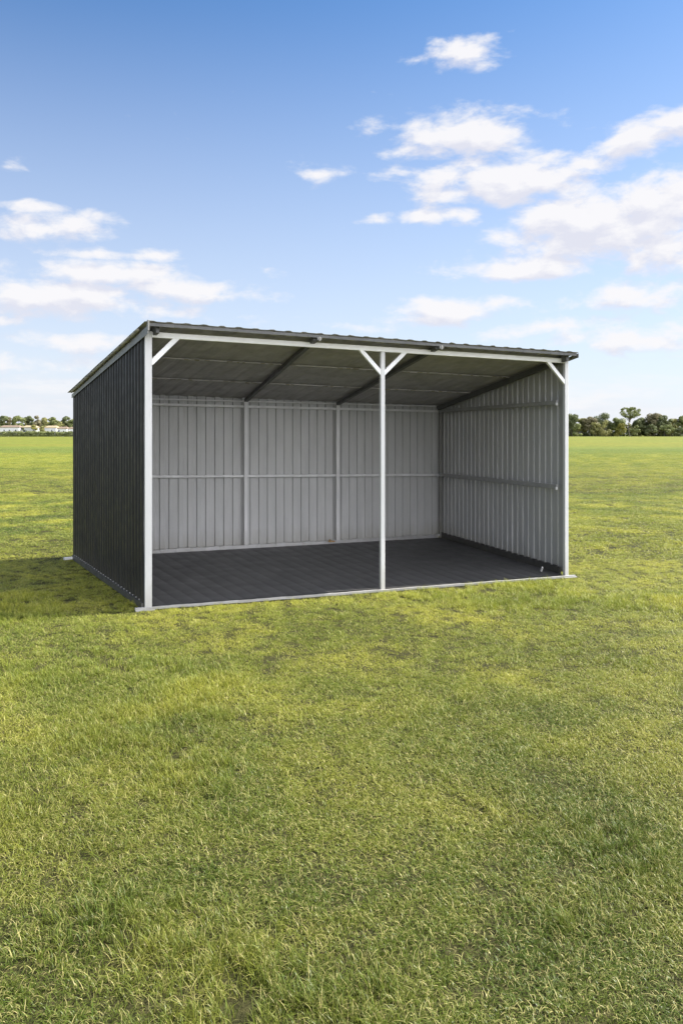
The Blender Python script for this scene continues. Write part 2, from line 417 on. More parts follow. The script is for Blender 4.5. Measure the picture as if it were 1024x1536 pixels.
# dark kick strips
def kick(u0, n_, mat, h, vs=.01, ve=.99, wav=.0, side=1):
    mb = MB(); n = 44
    for k in range(n):
        v0, v1 = vs + (ve - vs) * k / n, vs + (ve - vs) * (k + 1) / n
        hh = h + (wav if k % 2 else 0)
        a = P(u0, v0, 0) + n_; b = P(u0, v1 - .0004, 0) + n_
        mb.beam(a + Vector((0, 0, .012 + hh / 2)), b + Vector((0, 0, .012 + hh / 2)), .022, hh)
    return mb.build('kick_strip', mat, sh)
kick(1, -nr * .002, M['char_trim'], .095, vs=.03, wav=.012)
kick(0, nl * .052, M['char_trim'], .055, vs=.0, wav=.004)
kick(0, nl * .006, M['char_trim'], .07, vs=.03, wav=.006)
# fixings along the foot of the left wall and clips
for k in range(28):
    mb = MB(); c = P(0, .03 + .95 * k / 28, .085) + nl * .056
    mb.beam(c - nl * .004, c + nl * .004, .009, .009); mb.build('screw', M['galv_dull'], sh)
for (u, v, z, s) in ((.988, .978, zpx(1, 1, 614.5), .05), (.985, .978, zpx(1, 1, 712), .06), (.985, .975, .075, .07)):
    mb = MB(); mb.beam(P(u, v, z) - ux * s / 2, P(u, v, z) + ux * s / 2, .02, s * .45)
    mb.beam(P(u, v, z - s * .5), P(u, v, z + s * .2), .018, .016, up=nf)
    mb.build('bracket', M['galv'], sh, bevel=.002)
mb = MB(); c = P(.965, .075, .065); mb.beam(c + Vector((0, 0, -.02)) , c + ur * -.03 + Vector((0, 0, .03)), .012, .02); mb.build('clip', M['white'], sh)
ut = u_at(492, 1); mb = MB(); mb.beam(P(ut - .006, .97, .075), P(ut + .012, .97, .07), .02, .02); mb.beam(P(ut - .003, .968, .06), P(ut - .003, .968, .105), .016, .016, up=nf)
mb.build('latch', M['brass'], sh, bevel=.002)

# rafters
for px_front, ub_, v1 in ((476, ubk[0], .985), (659, ubk[1], .985)):
    lo, hi = 0, 1
    for _ in range(50):
        mid = (lo + hi) / 2; q = XY(mid, -OV)
        if 512 + F * q.x / q.y < px_front: lo = mid
        else: hi = mid
    ufr = lo; mb = MB()
    mb.beam(P(ufr, -OV + .012, roof_z(ufr, -OV) - .033), P(ub_, v1, roof_z(ub_, v1) - .033), .05, .045)
    mb.build('rafter', M['rafter'], sh, bevel=.003)
    mb = MB(); c = P(ufr, -OV, roof_z(ufr, -OV) - .04) + ux * .02
    mb.beam(c - ux * .022 + nf * .002, c + ux * .022 + nf * .002, .012, .028)
    mb.beam(c + Vector((0, 0, -.025)) + nf * .006, c + Vector((0, 0, .02)) + nf * .006, .014, .014, up=nf)
    mb.build('bracket', M['trim'], sh, bevel=.003)
for u in (.012, .988):
    mb = MB(); mb.beam(P(u, -OV + .02, roof_z(u, -OV) - .045), P(u, .985, roof_z(u, .985) - .045), .036, .07)
    mb.build('rafter', M['rafter'], sh, bevel=.003)
# purlins with fixings and light gaps, the gaps put in as tan bits
for v in (.34, .66):
    mb = MB(); r4 = random.Random(int(v * 100)); n = 60
    mb.beam(P(.015, v, roof_z(.015, v) - .004), P(.985, v, roof_z(.985, v) - .004), .03, .014)
    u = .02
    while u < .97:
        du = r4.uniform(.004, .014); z = roof_z(u, v) + r4.uniform(-.004, .0)
        if r4.random() < .75: mb.beam(P(u, v - .006, z - .008), P(u + du, v - .006, z - .008 + r4.uniform(-.004, .004)), .012, r4.uniform(.006, .014), mi=1)
        u += du + r4.uniform(.003, .02)
    mb.build('purlin', [M['inner_roof'], M['foam']], sh)

# floor: dark ribbed sheet, seams run front to back
def floor():
    L_ = WF; pts = []; s = .0
    while s < L_ - .2:
        pts += [(s, 0), (s + .006, -.0025), (s + .012, 0)]; s += .152
        pts += [(s - .08, .0002)]
    pts.append((L_, 0)); nP = len(pts); rows = 10; vs = []; fs = []; jit = rng.normal(0, .00012, nP)
    for r in range(rows + 1):
        for q_, (s, o) in enumerate(pts): vs.append(P(.004 + .992 * s / L_, .004 + .988 * r / rows, .032 + o + jit[q_]))
    for r in range(rows):
        for i in range(nP - 1): k = r * nP + i; fs.append((k, k + 1, k + nP + 1, k + nP))
    b0 = len(vs)
    for u, v in ((.004, .004), (.996, .004), (.996, .992), (.004, .992)): vs.append(P(u, v, .006))
    fs.append((b0 + 3, b0 + 2, b0 + 1, b0))
    return link_mesh('floor', vs, fs, [M['floor']], sh, True)
fl = floor(); fl['label'] = 'dark grey floor sheet with fine seams'
# bright front base strip, sticking out past both posts
mb = MB(); n = 30; r5 = random.Random(2); ua, ub2 = -.026, 1.022
for k in range(n):
    u0, u1 = ua + (ub2 - ua) * k / n, ua + (ub2 - ua) * (k + 1) / n
    z = .018 + .0012 * (k % 3); o = nf * (.03 + .002 * math.sin(k * 1.3))
    mb.beam(P(u0, 0, z) + o, P(u1 + .0002, 0, z) + o, .03 , .026)
mb.beam(P(-.026, 0, .006) + nf * .03, P(.012, 0, .006) + nf * .03, .09, .012)
mb.beam(P(.99, 0, .01) + nf * .02, P(1.026, 0, .01) + nf * .02, .06, .012)
st = mb.build('base_strip', M['galv'], sh, bevel=.002)
mb = MB(); mb.beam(P(0, 1, .03) + nl * .03 - ul * .03, P(0, 1, .03) + nl * .17 - ul * .05, .05, .03); mb.build('base_foot', M['white'], sh, bevel=.003)

# ------------------------------------------------------------------ background
def leafquads(centres, radii, per, size, rg, squash=.8, flat=0.0):
    """many small leaf-clump faces spread in the shells of blobs"""
    vs = []; 
    for c, r in zip(centres, radii):
        d = rg.normal(0, 1, (per, 3)); d /= np.linalg.norm(d, axis=1)[:, None]
        rad = r * rg.uniform(.45, 1.06, per)[:, None] ** .6
        q = c + d * rad * np.array([1, 1, squash])
        a = rg.normal(0, 1, (per, 3)); a = a - (a * d).sum(1)[:, None] * d * .6; a /= np.linalg.norm(a, axis=1)[:, None]
        b = np.cross(d, a); b /= (np.linalg.norm(b, axis=1)[:, None] + 1e-6)
        s = size * rg.uniform(.5, 1.3, per)[:, None]
        vs.append(np.stack([q - a * s, q - b * s * .7, q + a * s, q + b * s * .7], 1).reshape(-1, 3))
    v = np.concatenate(vs); n = len(v) // 4
    return v, np.arange(n * 4).reshape(n, 4)
def np_mesh(name, v, f, mats, parent=None, midx=None):
    me = bpy.data.meshes.new(name); me.vertices.add(len(v)); me.vertices.foreach_set('co', np.asarray(v, dtype=np.float32).ravel())
    k = f.shape[1]; me.loops.add(f.size); me.loops.foreach_set('vertex_index', f.ravel().astype(np.int32))
    me.polygons.add(len(f)); me.polygons.foreach_set('loop_start', (np.arange(len(f)) * k).astype(np.int32))
    for m in mats: me.materials.append(m)
    if midx is not None: me.polygons.foreach_set('material_index', midx)
    me.update(calc_edges=True); me.validate()
    o = bpy.data.objects.new(name, me); COL.objects.link(o)
    if parent is not None: o.parent = parent
    return o
def trunk(parent, h, r, limbs, rg, name='trunk'):
    mb = MB()
    def limb(a, b, r0, r1, n=7):
        a = np.array(a, float); b = np.array(b, float); d = b - a; d /= np.linalg.norm(d)
        x = np.cross(d, [.3, .9, .1]); x /= np.linalg.norm(x); y = np.cross(d, x); vs = []; fs = []; S = 4
        for s in range(S + 1):
            t = s / S; c = a + (b - a) * t + (x * math.sin(t * 3.1) * .08 * np.linalg.norm(b - a)); rr = r0 + (r1 - r0) * t
            for k in range(n): an = 2 * math.pi * k / n; vs.append(c + x * rr * math.cos(an) + y * rr * math.sin(an))
        for s in range(S):
            for k in range(n): fs.append((s * n + k, s * n + (k + 1) % n, (s + 1) * n + (k + 1) % n, (s + 1) * n + k))
        mb.add(vs, fs)
    limb((0, 0, -.2), (0, 0, h), r, r * .6)
    for e in limbs: limb((0, 0, h * rg.uniform(.75, .98)), e, r * .45, r * .1)
    return mb.build(name, M['bark'], parent, smooth=True)
def tree(px, top, wpx, Y, kind, seed, label, group, name='tree', crown_lo=.18, base_y=None, per=210, nb=20):
    rg = np.random.default_rng(seed); k = Y / F
    h = HC + (HY - top) * k; w = wpx * k / 2; x = (px - 512) * k
    t = empty(name, (x, Y, 0)); tag(t, label, 'tree' if name != 'shrub' else 'shrub', group)
    cs = []; rs = []
    lo = h * crown_lo
    for i in range(nb):
        z = lo + (h - lo) * (.12 + .76 * rg.random()); tt = (z - lo) / (h - lo)
        rw = w * (math.sqrt(max(.1, 1 - (tt * 2 - .85) ** 2 / 1.5))) * .72
        an = rg.uniform(0, 6.283); rr = rw * math.sqrt(rg.random())
        cs.append(np.array([rr * math.cos(an), rr * math.sin(an), z])); rs.append(min(w, h * .5) * rg.uniform(.24, .42))
    cs.append(np.array([0, 0, h - min(w, h * .5) * .34])); rs.append(min(w, h * .5) * .36)
    v, f = leafquads(cs, rs, per, .46, rg)
    v[:, 2] = np.maximum(v[:, 2], .15)
    np_mesh('crown', v, f, [LEAF[kind]], t)
    trunk(t, h * .55, max(.16, h * .018), [cs[j] for j in range(5)], rg)
    return t
YR = 520.0
GR = 'trees along the field edge on the right'
RT = [(858, 621, 30, 'dark', 'dark round tree standing just right of the right front post'),
      (874, 627, 24, 'olive', 'lower olive tree second from the right front post'),
      (885, 624.5, 26, 'brown', 'brownish tree behind the olive tree right of the shelter'),
      (904, 618, 38, 'dark', 'tall dark tree with broad rounded top left of the tall bare-trunked tree'),
      (926, 626.5, 28, 'green', 'mid green tree touching the bare-trunked tree on its left side'),
      (962, 625, 32, 'dark', 'dark green tree touching the bare-trunked tree on its right side'),
      (981, 619.5, 34, 'brown', 'brownish tree with high rounded top, second right of the bare-trunked tree'),
      (997, 622, 26, 'dark', 'dark tree between the high brownish tree and the pale olive one'),
      (1008, 627, 30, 'olive', 'pale olive tree near the right edge of the photo'),
      (1022, 623, 26, 'green', 'mid green tree cut by the right edge of the photo')]
for i, (px, top, w, kd, lab) in enumerate(RT):
    tree(px, top, w, YR + 14 + (i * 7) % 12, kd, 100 + i, lab, GR)
SR = [(866, 634, 20, 'green', 'low green bush in front of the dark tree by the right post'),
      (893, 633, 22, 'olive', 'pale olive bush below the brownish tree'),
      (908, 629, 26, 'olive', 'tall olive bush below the tall dark broad tree'),
      (930, 634, 22, 'yellow', 'yellowish bush left of the bare trunk'),
      (954, 637, 20, 'green', 'small green bush right of the bare trunk'),
      (975, 636, 24, 'dark', 'dark low bush under the high brownish tree'),
      (1000, 636, 28, 'green', 'wide green bush under the pale olive tree'),
      (1020, 640, 22, 'dark', 'low dark bush at the right edge of the photo')]
for i, (px, top, w, kd, lab) in enumerate(SR):
    tree(px, top, w, YR + 2 + (i * 5) % 7, kd, 200 + i, lab, 'bushes along the field edge on the right', name='shrub', crown_lo=.0, per=90, nb=11)
# the tall bare-trunked tree with the spreading crown
def tall_tree():
    k = (YR - 4) / F; h = HC + (HY - 609.5) * k; w = 35 * k / 2; x = (944.5 - 512) * k
    t = empty('tree', (x, YR - 4, 0)); tag(t, 'tall bare-trunked tree with wide umbrella crown rising above the tree line', 'tree', GR)
    rg = np.random.default_rng(77); cs = []; rs = []
    zc = h - 15.5 * k
    for i in range(62):
        an = rg.uniform(0, 6.28); t_ = rg.uniform(-1, .92); rr = w * .88 * math.sqrt(1 - t_ * t_) * rg.uniform(.3, 1) ** .5
        cs.append(np.array([rr * math.cos(an), rr * math.sin(an), h - 8.8 * k + t_ * 7.8 * k])); rs.append(rg.uniform(.8, 1.4))
    v, f = leafquads(cs, rs, 60, .33, rg, .7)
    np_mesh('crown', v, f, [LEAF['green']], t)
    trunk(t, h * .62, .36, cs[:22], rg)
tall_tree()
# left side
GL = 'trees behind the low houses on the left'
LT = [(4, 622.5, 24, 'dark', 'dark tree cut by the left edge of the photo'),
      (14, 625, 16, 'brown', 'brownish tree second from the left edge of the photo'),
      (27, 622.5, 24, 'green', 'broad green tree behind the long white bungalow'),
      (44, 623, 18, 'dark', 'dark narrow tree above the gap between the long white bungalow and the grey house'),
      (55, 622.5, 20, 'brown', 'brownish tall tree behind the small grey house'),
      (67, 625.5, 18, 'olive', 'olive tree right of the brownish tree behind the grey house'),
      (79, 624.5, 22, 'green', 'rounded light green tree behind the white house with pale roof'),
      (90, 631.5, 16, 'olive', 'low olive tree between the two rightmost trees left of the shelter'),
      (99.5, 623.5, 18, 'dark', 'dark round-topped tree near the left wall of the shelter'),
      (109, 628, 18, 'green', 'green tree touching the left wall of the shelter')]
for i, (px, top, w, kd, lab) in enumerate(LT):
    tree(px, top, w, 575 + (i * 7) % 12, kd, 300 + i, lab, GL)
for i, (px, top, w, kd, lab) in enumerate([(51, 636.5, 16, 'yellow', 'yellow-green bush in front of the small grey house'),
                                           (63, 638.5, 12, 'olive', 'olive bush left of the white house with pale roof'),
                                           (35, 641, 5, 'dark', 'small dark bush at the right end of the long white bungalow')]):
    tree(px, top, w, 533, kd, 350 + i, lab, 'bushes beside the low houses', name='shrub', crown_lo=0, per=60, nb=9)
def house(px0, px1, eave, ridge, Y, wall, tile, label, wins):
    k = Y / F; x0, x1 = (px0 - 512) * k, (px1 - 512) * k; ze, zr = HC + (HY - eave) * k, HC + (HY - ridge) * k
    cx = (x0 + x1) / 2; hw = (x1 - x0) / 2; D = 4.0
    t = empty('house', (cx, Y, 0)); tag(t, label, 'house', 'low houses behind the hedge')
    mb = MB(); mb.box8([(-hw, -D, 0), (hw, -D, 0), (hw, D, 0), (-hw, D, 0), (-hw, -D, ze), (hw, -D, ze), (hw, D, ze), (-hw, D, ze)]); mb.build('wall', wall, t)
    o = .4; zb = ze - .05; mb = MB()
    mb.add([(-hw - o, -D - o, zb), (hw + o, -D - o, zb), (hw + o, D + o, zb), (-hw - o, D + o, zb), (-hw + 1, 0, zr), (hw - 1, 0, zr),
            (-hw - o, -D - o, zb + .2), (hw + o, -D - o, zb + .2), (hw + o, D + o, zb + .2), (-hw - o, D + o, zb + .2)],
           [(3, 2, 1, 0), (0, 1, 7, 6), (1, 2, 8, 7), (2, 3, 9, 8), (3, 0, 6, 9), (6, 7, 5, 4), (8, 9, 4, 5), (7, 8, 5), (9, 6, 4)])
    rr = mb.build('roof', tile, t)
    mb = MB(); mb.beam((hw * .4, .5, zr - .5), (hw * .4, .5, zr + .6), .6, .6, up=(0, 1, 0)); mb.build('chimney', M['tile'], rr)
    for f0, f1, z0, z1, nm in wins:
        mb = MB(); a = -hw + 2 * hw * f0; b = -hw + 2 * hw * f1
        mb.box8([(a, -D - .06, z0), (b, -D - .06, z0), (b, -D + .1, z0), (a, -D + .1, z0), (a, -D - .06, z1), (b, -D - .06, z1), (b, -D + .1, z1), (a, -D + .1, z1)])
        mb.build(nm, M['door'] if nm == 'door' else M['pane'], t)
house(3.5, 32, 641, 637.8, 545, M['wall_white'], M['tile'], 'long white bungalow with brown roof behind the hedge', [(.2, .25, 3.2, 4.6, 'window'), (.47, .52, 3.2, 4.6, 'window'), (.8, .86, 3.2, 4.6, 'window')])
house(37, 56, 641, 638, 548, M['wall_grey'], M['tile2'], 'small grey house with tan roof partly behind a yellow-green bush', [(.1, .25, 3, 4.6, 'window'), (.3, .36, 1, 4.2, 'door')])
house(70, 87, 641.5, 638.3, 545, M['wall_white'], M['tile2'], 'white house with pale tan roof left of the shelter', [(.6, .68, 3.2, 4.5, 'window')])
house(89, 103, 643, 640, 540, M['wall_white'], M['tile'], 'low white house with blue door and small brown roof', [(.1, .26, 1, 4.2, 'door'), (.6, .72, 2.8, 3.9, 'window')])
house(104.5, 120, 643, 640.5, 543, M['wall_white'], M['tile'], 'low white house touching the left wall of the shelter', [(.3, .4, 2.8, 3.9, 'window')])
# hedge in front of the houses
rg = np.random.default_rng(5); cs = []; rs = []
xh = -250.0
while xh < -100: cs.append(np.array([xh, rg.uniform(-.8, .8), rg.uniform(1.9, 2.7)])); rs.append(rg.uniform(1.1, 1.5)); cs.append(np.array([xh, rg.uniform(-.8, .4), .8])); rs.append(1.1); xh += rg.uniform(.45, .9)
v, f = leafquads(cs, rs, 70, .32, rg, .9); v[:, 2] = np.clip(v[:, 2], .05, 3.9)
hd = np_mesh('hedge', v, f, [LEAF['green']]); hd.location = (0, 510, 0)
tag(hd, 'long clipped dark green hedge across the field in front of the low houses', 'hedge')
# far-off wood behind the individual trees, one mass
cs = []; rs = []
for x in np.arange(-330, 420, 3.4):
    if x < -155: y = 600
    elif x < 120: y = 590
    else: y = 548
    hh = (rg.uniform(7.5, 10.5)) * (1.0 if x > 120 else 1.08)
    for z in (hh * .04, hh * .14, hh * .3, hh * .5, hh * .68, hh * .84): cs.append(np.array([x + rg.uniform(-1.8, 1.8), y + rg.uniform(-4, 4), z])); rs.append(rg.uniform(1.9, 2.7))
v, f = leafquads(cs, rs, 80, .75, rg, .95); v[:, 2] = np.maximum(v[:, 2], .1)
wd = np_mesh('woodland', v, f, [LEAF['dark'], LEAF['green'], LEAF['olive']], midx=np.repeat(rg.choice(3, len(cs), p=[.5, .3, .2]), 80).astype(np.int32))
tag(wd, 'far-off dark wood filling in behind the single trees', 'wood', kind='stuff')

# ------------------------------------------------------------------ grass
def vnoise(x, y, s, seed):
    rgn = np.random.default_rng(seed); T = rgn.random((257, 257))
    X = x * s + 1000; Y = y * s + 1000; xi = np.floor(X).astype(int); yi = np.floor(Y).astype(int); fx = X - xi; fy = Y - yi
    fx = fx * fx * (3 - 2 * fx); fy = fy * fy * (3 - 2 * fy); g_ = lambda a, b: T[a % 257, b % 257]
    return (g_(xi, yi) * (1 - fx) + g_(xi + 1, yi) * fx) * (1 - fy) + (g_(xi, yi + 1) * (1 - fx) + g_(xi + 1, yi + 1) * fx) * fy
def make_clump(i, nbl, rad, hmin, hmax, wid, lean, seed, straw=.08):
    rg = np.random.default_rng(seed); V = []; Fc = []; T = []
    for b in range(nbl):
        a = rg.uniform(0, 6.283); r = rad * math.sqrt(rg.random()); base = np.array([r * math.cos(a), r * math.sin(a), -.004])
        az = rg.uniform(0, 6.283); dr = np.array([math.cos(az), math.sin(az), 0]); sd = np.array([-dr[1], dr[0], 0])
        sd = sd * math.cos(.5) + dr * math.sin(rg.uniform(-.6, .6)) ; h = rg.uniform(hmin, hmax) * (1 if rg.random() < .85 else 1.3); w = wid * rg.uniform(.6, 1.25)
        ln = abs(rg.normal(lean, .35)); ln = min(ln, 1.7); curl = rg.uniform(.2, 1.3)
        tint = rg.random(); 
        if rg.random() < straw: tint = rg.uniform(.85, 1); ln = min(1.6, ln + .5)
        k0 = len(V); S = 4; pos = base.copy(); ang = ln * .35
        for s in range(S + 1):
            t = s / S; ww = w * (1 - t) ** .6 * (.75 + .25 * min(1, t * 4))
            if s < S:
                V += [pos - sd * ww / 2, pos + sd * ww / 2]; T += [(tint, t * t, 0), (tint, t * t, 0)]
            else: V.append(pos.copy()); T.append((tint, 1, 0))
            st = h / S; pos = pos + (dr * math.sin(ang) + np.array([0, 0, math.cos(ang)])) * st; ang += (ln * .65 + curl * .45) / S * 1.6
            pos[2] = max(pos[2], .003)
        for s in range(S - 1): q = k0 + 2 * s; Fc.append((q, q + 1, q + 3, q + 2))
        q = k0 + 2 * (S - 1); Fc.append((q, q + 1, q + 2))
    me = bpy.data.meshes.new('grass_tuft'); me.from_pydata([tuple(v) for v in V], [], Fc); me.materials.append(M['blade'])
    at = me.color_attributes.new('tint', 'FLOAT_COLOR', 'POINT'); at.data.foreach_set('color', np.array([(*t, 1) for t in T], dtype=np.float32).ravel())
    me.polygons.foreach_set('use_smooth', [True] * len(me.polygons)); me.update()
    o = bpy.data.objects.new('grass_tuft_%02d' % i, me); return o
src = bpy.data.collections.new('grass_tufts')
specs = []
for i in range(8): specs.append((44, .060, .018, .042, .0032, 1.3))       # 0-7 short dense
for i in range(4): specs.append((34, .055, .030, .060, .0033, 1.05))       # 8-11 longer
for i in range(2): specs.append((28, .035, .042, .074, .0036, .75))        # 12-13 lush upright tufts
for i in range(5): specs.append((64, .15, .016, .038, .0075, 1.1))        # 14-18 mid distance
for i in range(4): specs.append((80, .34, .012, .030, .015, 1.1))           # 19-22 far
for i, s in enumerate(specs): src.objects.link(make_clump(i, *s, seed=900 + i))
def in_foot(x, y, m=.05):
    poly = [FL - (ux * .12).xy + (nf * .07).xy, FR + (nf * .07).xy + (ux * .03).xy, BR + (nb * .06).xy, BL + (nb * .06).xy - (ux * .03).xy]
    poly[0] = FL + (nl * .05).xy + (nf * .07).xy; poly[3] = BL + (nl * .05).xy + (nb * .05).xy
    ins = np.ones(len(x), bool)
    for k in range(4):
        a, b = poly[k], poly[(k + 1) % 4]; ins &= ((b.x - a.x) * (y - a.y) - (b.y - a.y) * (x - a.x)) > 0
    return ins
def scatter(y0, y1, dens, seed, kind):
    rg = np.random.default_rng(seed); slope = .50; mar = 3.2
    A = (y1 - y0) * (2 * slope * (y0 + y1) / 2 + 2 * mar); n = int(A * dens * 1.0)
    xs = []; ys = []
    y = rg.uniform(y0, y1, n * 2); x = rg.uniform(-1, 1, n * 2) * (slope * y1 + mar); ok = np.abs(x) < slope * y + mar
    x, y = x[ok], y[ok]; tot = (y1 - y0) * 2 * (slope * y1 + mar); keep = int(len(x) * min(1, tot * dens / (n * 2))) if n else 0
    x, y = x[:keep], y[:keep]
    gap = .6 * vnoise(x, y, 5.5, 21) + .4 * vnoise(x, y, 13, 22)
    ok = ~in_foot(x, y) & ((gap > (.27 if kind == 'near' else .16)) | (rg.random(len(x)) < .6)); x, y = x[ok], y[ok]; n = len(x)
    big = .55 * vnoise(x, y, .9, 1) + .3 * vnoise(x, y, 2.6, 2) + .15 * vnoise(x, y, 6, 3)
    if kind == 'near':
        idx = rg.integers(0, 8, n); r = rg.random(n)
        lng = r < np.clip((big - .50) * 4.5, .04, .75); idx[lng] = rg.integers(8, 12, lng.sum())
        lush = (r > .5) & (big > .66); idx[lush] = rg.integers(12, 14, lush.sum())
        sc = (.45 + big * 1.0) * rg.uniform(.75, 1.25, n)
    elif kind == 'mid': idx = rg.integers(14, 19, n); sc = (.55 + big * .75) * rg.uniform(.8, 1.2, n)
    else: idx = rg.integers(19, 23, n); sc = (.5 + big * .8) * rg.uniform(.8, 1.2, n)
    return x, y, idx, sc
def thin(z, y0, y1, seed):
    k = np.random.default_rng(seed).random(len(z[0])) > (z[1] - y0) / (y1 - y0); return tuple(q[k] for q in z)
zones = [scatter(1.7, 5.5, 760, 1, 'near'), scatter(5.5, 10.5, 420, 2, 'near'), scatter(10.5, 22, 95, 3, 'mid'), scatter(22, 42, 17, 4, 'far'), thin(scatter(42, 95, 15, 6, 'far'), 42, 95, 9)]
x = np.concatenate([z[0] for z in zones]); y = np.concatenate([z[1] for z in zones]); idx = np.concatenate([z[2] for z in zones]); sc = np.concatenate([z[3] for z in zones])
n = len(x); print('grass instances', n)
me = bpy.data.meshes.new('grass'); me.vertices.add(n)
me.vertices.foreach_set('co', np.stack([x, y, np.zeros(n)], 1).astype(np.float32).ravel())
rg = np.random.default_rng(42)
a = me.attributes.new('idx', 'INT', 'POINT'); a.data.foreach_set('value', idx.astype(np.int32))
a = me.attributes.new('scl', 'FLOAT_VECTOR', 'POINT'); a.data.foreach_set('vector', np.stack([np.full(n, 1.0), np.full(n, 1.0), sc * .88], 1).astype(np.float32).ravel())
rot = np.stack([rg.normal(0, .12, n), rg.normal(0, .12, n), rg.uniform(0, 6.283, n)], 1)
a = me.attributes.new('rot', 'FLOAT_VECTOR', 'POINT'); a.data.foreach_set('vector', rot.astype(np.float32).ravel())
go = bpy.data.objects.new('grass', me); COL.objects.link(go)
tag(go, 'short uneven grass with dry straw patches covering the field', 'grass', kind='stuff')
ng = bpy.data.node_groups.new('grass_scatter', 'GeometryNodeTree')
ng.interface.new_socket('Geometry', in_out='INPUT', socket_type='NodeSocketGeometry'); ng.interface.new_socket('Geometry', in_out='OUTPUT', socket_type='NodeSocketGeometry')
N = ng.nodes; Lk = ng.links
gi = N.new('NodeGroupInput'); gout = N.new('NodeGroupOutput'); ip = N.new('GeometryNodeInstanceOnPoints'); ci = N.new('GeometryNodeCollectionInfo')
ci.inputs['Collection'].default_value = src; ci.inputs['Separate Children'].default_value = True; ci.inputs['Reset Children'].default_value = True
def named(nm, ty):
    q = N.new('GeometryNodeInputNamedAttribute'); q.data_type = ty; q.inputs['Name'].default_value = nm
    return [o for o in q.outputs if o.enabled and o.name == 'Attribute'][0]
er = N.new('FunctionNodeEulerToRotation')
Lk.new(gi.outputs[0], ip.inputs['Points']); Lk.new(ci.outputs[0], ip.inputs['Instance']); ip.inputs['Pick Instance'].default_value = True
Lk.new(named('idx', 'INT'), ip.inputs['Instance Index']); Lk.new(named('rot', 'FLOAT_VECTOR'), er.inputs[0]); Lk.new(er.outputs[0], ip.inputs['Rotation'])
Lk.new(named('scl', 'FLOAT_VECTOR'), ip.inputs['Scale']); Lk.new(ip.outputs[0], gout.inputs[0])
md = go.modifiers.new('scatter', 'NODES'); md.node_group = ng

# ------------------------------------------------------------------ light and sky
AZ, EL = R(18.5), R(40)        # sun: angle from +X towards +Y, elevation
S = Vector((math.cos(AZ) * math.cos(EL), math.sin(AZ) * math.cos(EL), math.sin(EL)))
sun = bpy.data.lights.new('sun', 'SUN'); sun.energy = 5.0; sun.angle = R(.53); sun.color = (1, .955, .88)
so = bpy.data.objects.new('sun', sun); COL.objects.link(so); so.rotation_euler = (-S).to_track_quat('-Z', 'Y').to_euler(); so.location = S * 50
w = bpy.data.worlds.new('World'); SC.world = w; w.use_nodes = True
nt = w.node_tree; N = nt.nodes; L = nt.links; N.clear()
sky = N.new('ShaderNodeTexSky'); sky.sky_type = 'NISHITA'; sky.sun_disc = False
sky.sun_elevation = EL; sky.sun_rotation = math.pi / 2 - AZ; sky.air_density = 1.0; sky.dust_density = .6; sky.ozone_density = 2.0
tc = N.new('ShaderNodeTexCoord')
# direction -> (azimuth, tangent of elevation)
sp = N.new('ShaderNodeSeparateXYZ'); L.new(tc.outputs['Generated'], sp.inputs[0])
az = math_(nt, 'ARCTAN2', sp.outputs[0], sp.outputs[1])
hyp = math_(nt, 'SQRT', math_(nt, 'ADD', math_(nt, 'MULTIPLY', sp.outputs[0], sp.outputs[0]), math_(nt, 'MULTIPLY', sp.outputs[1], sp.outputs[1])))
te = math_(nt, 'DIVIDE', sp.outputs[2], math_(nt, 'MAXIMUM', hyp, .02))
cb = N.new('ShaderNodeCombineXYZ'); L.new(az, cb.inputs[0]); L.new(te, cb.inputs[1])
# clouds: (photo x, y, half width, half height)
CL = [(697, 78, 50, 20, .9), (630, 92, 30, 7, .45), 
      (700, 198, 92, 34, 1.1), (640, 228, 50, 14, .8), (570, 192, 34, 16, .55), (580, 212, 26, 10, .4),
      (950, 208, 58, 26, 1.0), (1012, 188, 56, 24, 1), (474, 258, 32, 14, .6), (4, 250, 16, 9, .5),
      (760, 268, 130, 38, 1.15), (850, 256, 50, 20, .8), (680, 292, 70, 20, .9), (610, 260, 30, 9, .5),
      (700, 320, 34, 14, .9), (632, 328, 30, 9, .65), (570, 326, 22, 6, .5),
      (890, 335, 118, 46, 1.3), (980, 310, 90, 45, 1.2), (860, 365, 90, 30, 1.0), (1010, 375, 62, 34, 1.2),
      (790, 398, 112, 20, 1.0), (960, 442, 86, 17, .9), (1015, 432, 40, 14, .7), (690, 462, 92, 20, 1.0), (620, 478, 60, 10, .7),
      (820, 492, 90, 12, .75), (940, 508, 110, 18, .7), (520, 490, 50, 7, .5),
      (66, 342, 75, 18, .95), (60, 316, 40, 7, .6), (155, 328, 28, 9, .55), (140, 378, 50, 9, .7), (235, 384, 36, 9, .75),
      (180, 412, 120, 20, 1.05), (260, 430, 100, 16, .95), (70, 442, 120, 26, 1.1), (200, 462, 90, 14, .8), (0, 482, 30, 8, .55),
      (90, 512, 90, 13, .7), (402, 401, 22, 6, .45), (70, 545, 120, 12, .6), (330, 440, 60, 10, .5), (380, 475, 70, 8, .4)]
grp = bpy.data.node_groups.new('cloud_density', 'ShaderNodeTree')
grp.interface.new_socket('P', in_out='INPUT', socket_type='NodeSocketVector'); grp.interface.new_socket('D', in_out='OUTPUT', socket_type='NodeSocketFloat')
gI = grp.nodes.new('NodeGroupInput'); gO = grp.nodes.new('NodeGroupOutput'); Pn = gI.outputs[0]
dn = grp.nodes.new('ShaderNodeTexNoise'); dn.inputs['Scale'].default_value = 11; dn.inputs['Detail'].default_value = 3
grp.links.new(mapping(grp, Pn, (1, 1.7, 1)), dn.inputs['Vector'])
va = grp.nodes.new('ShaderNodeVectorMath'); va.operation = 'MULTIPLY_ADD'; grp.links.new(dn.outputs['Color'], va.inputs[0])
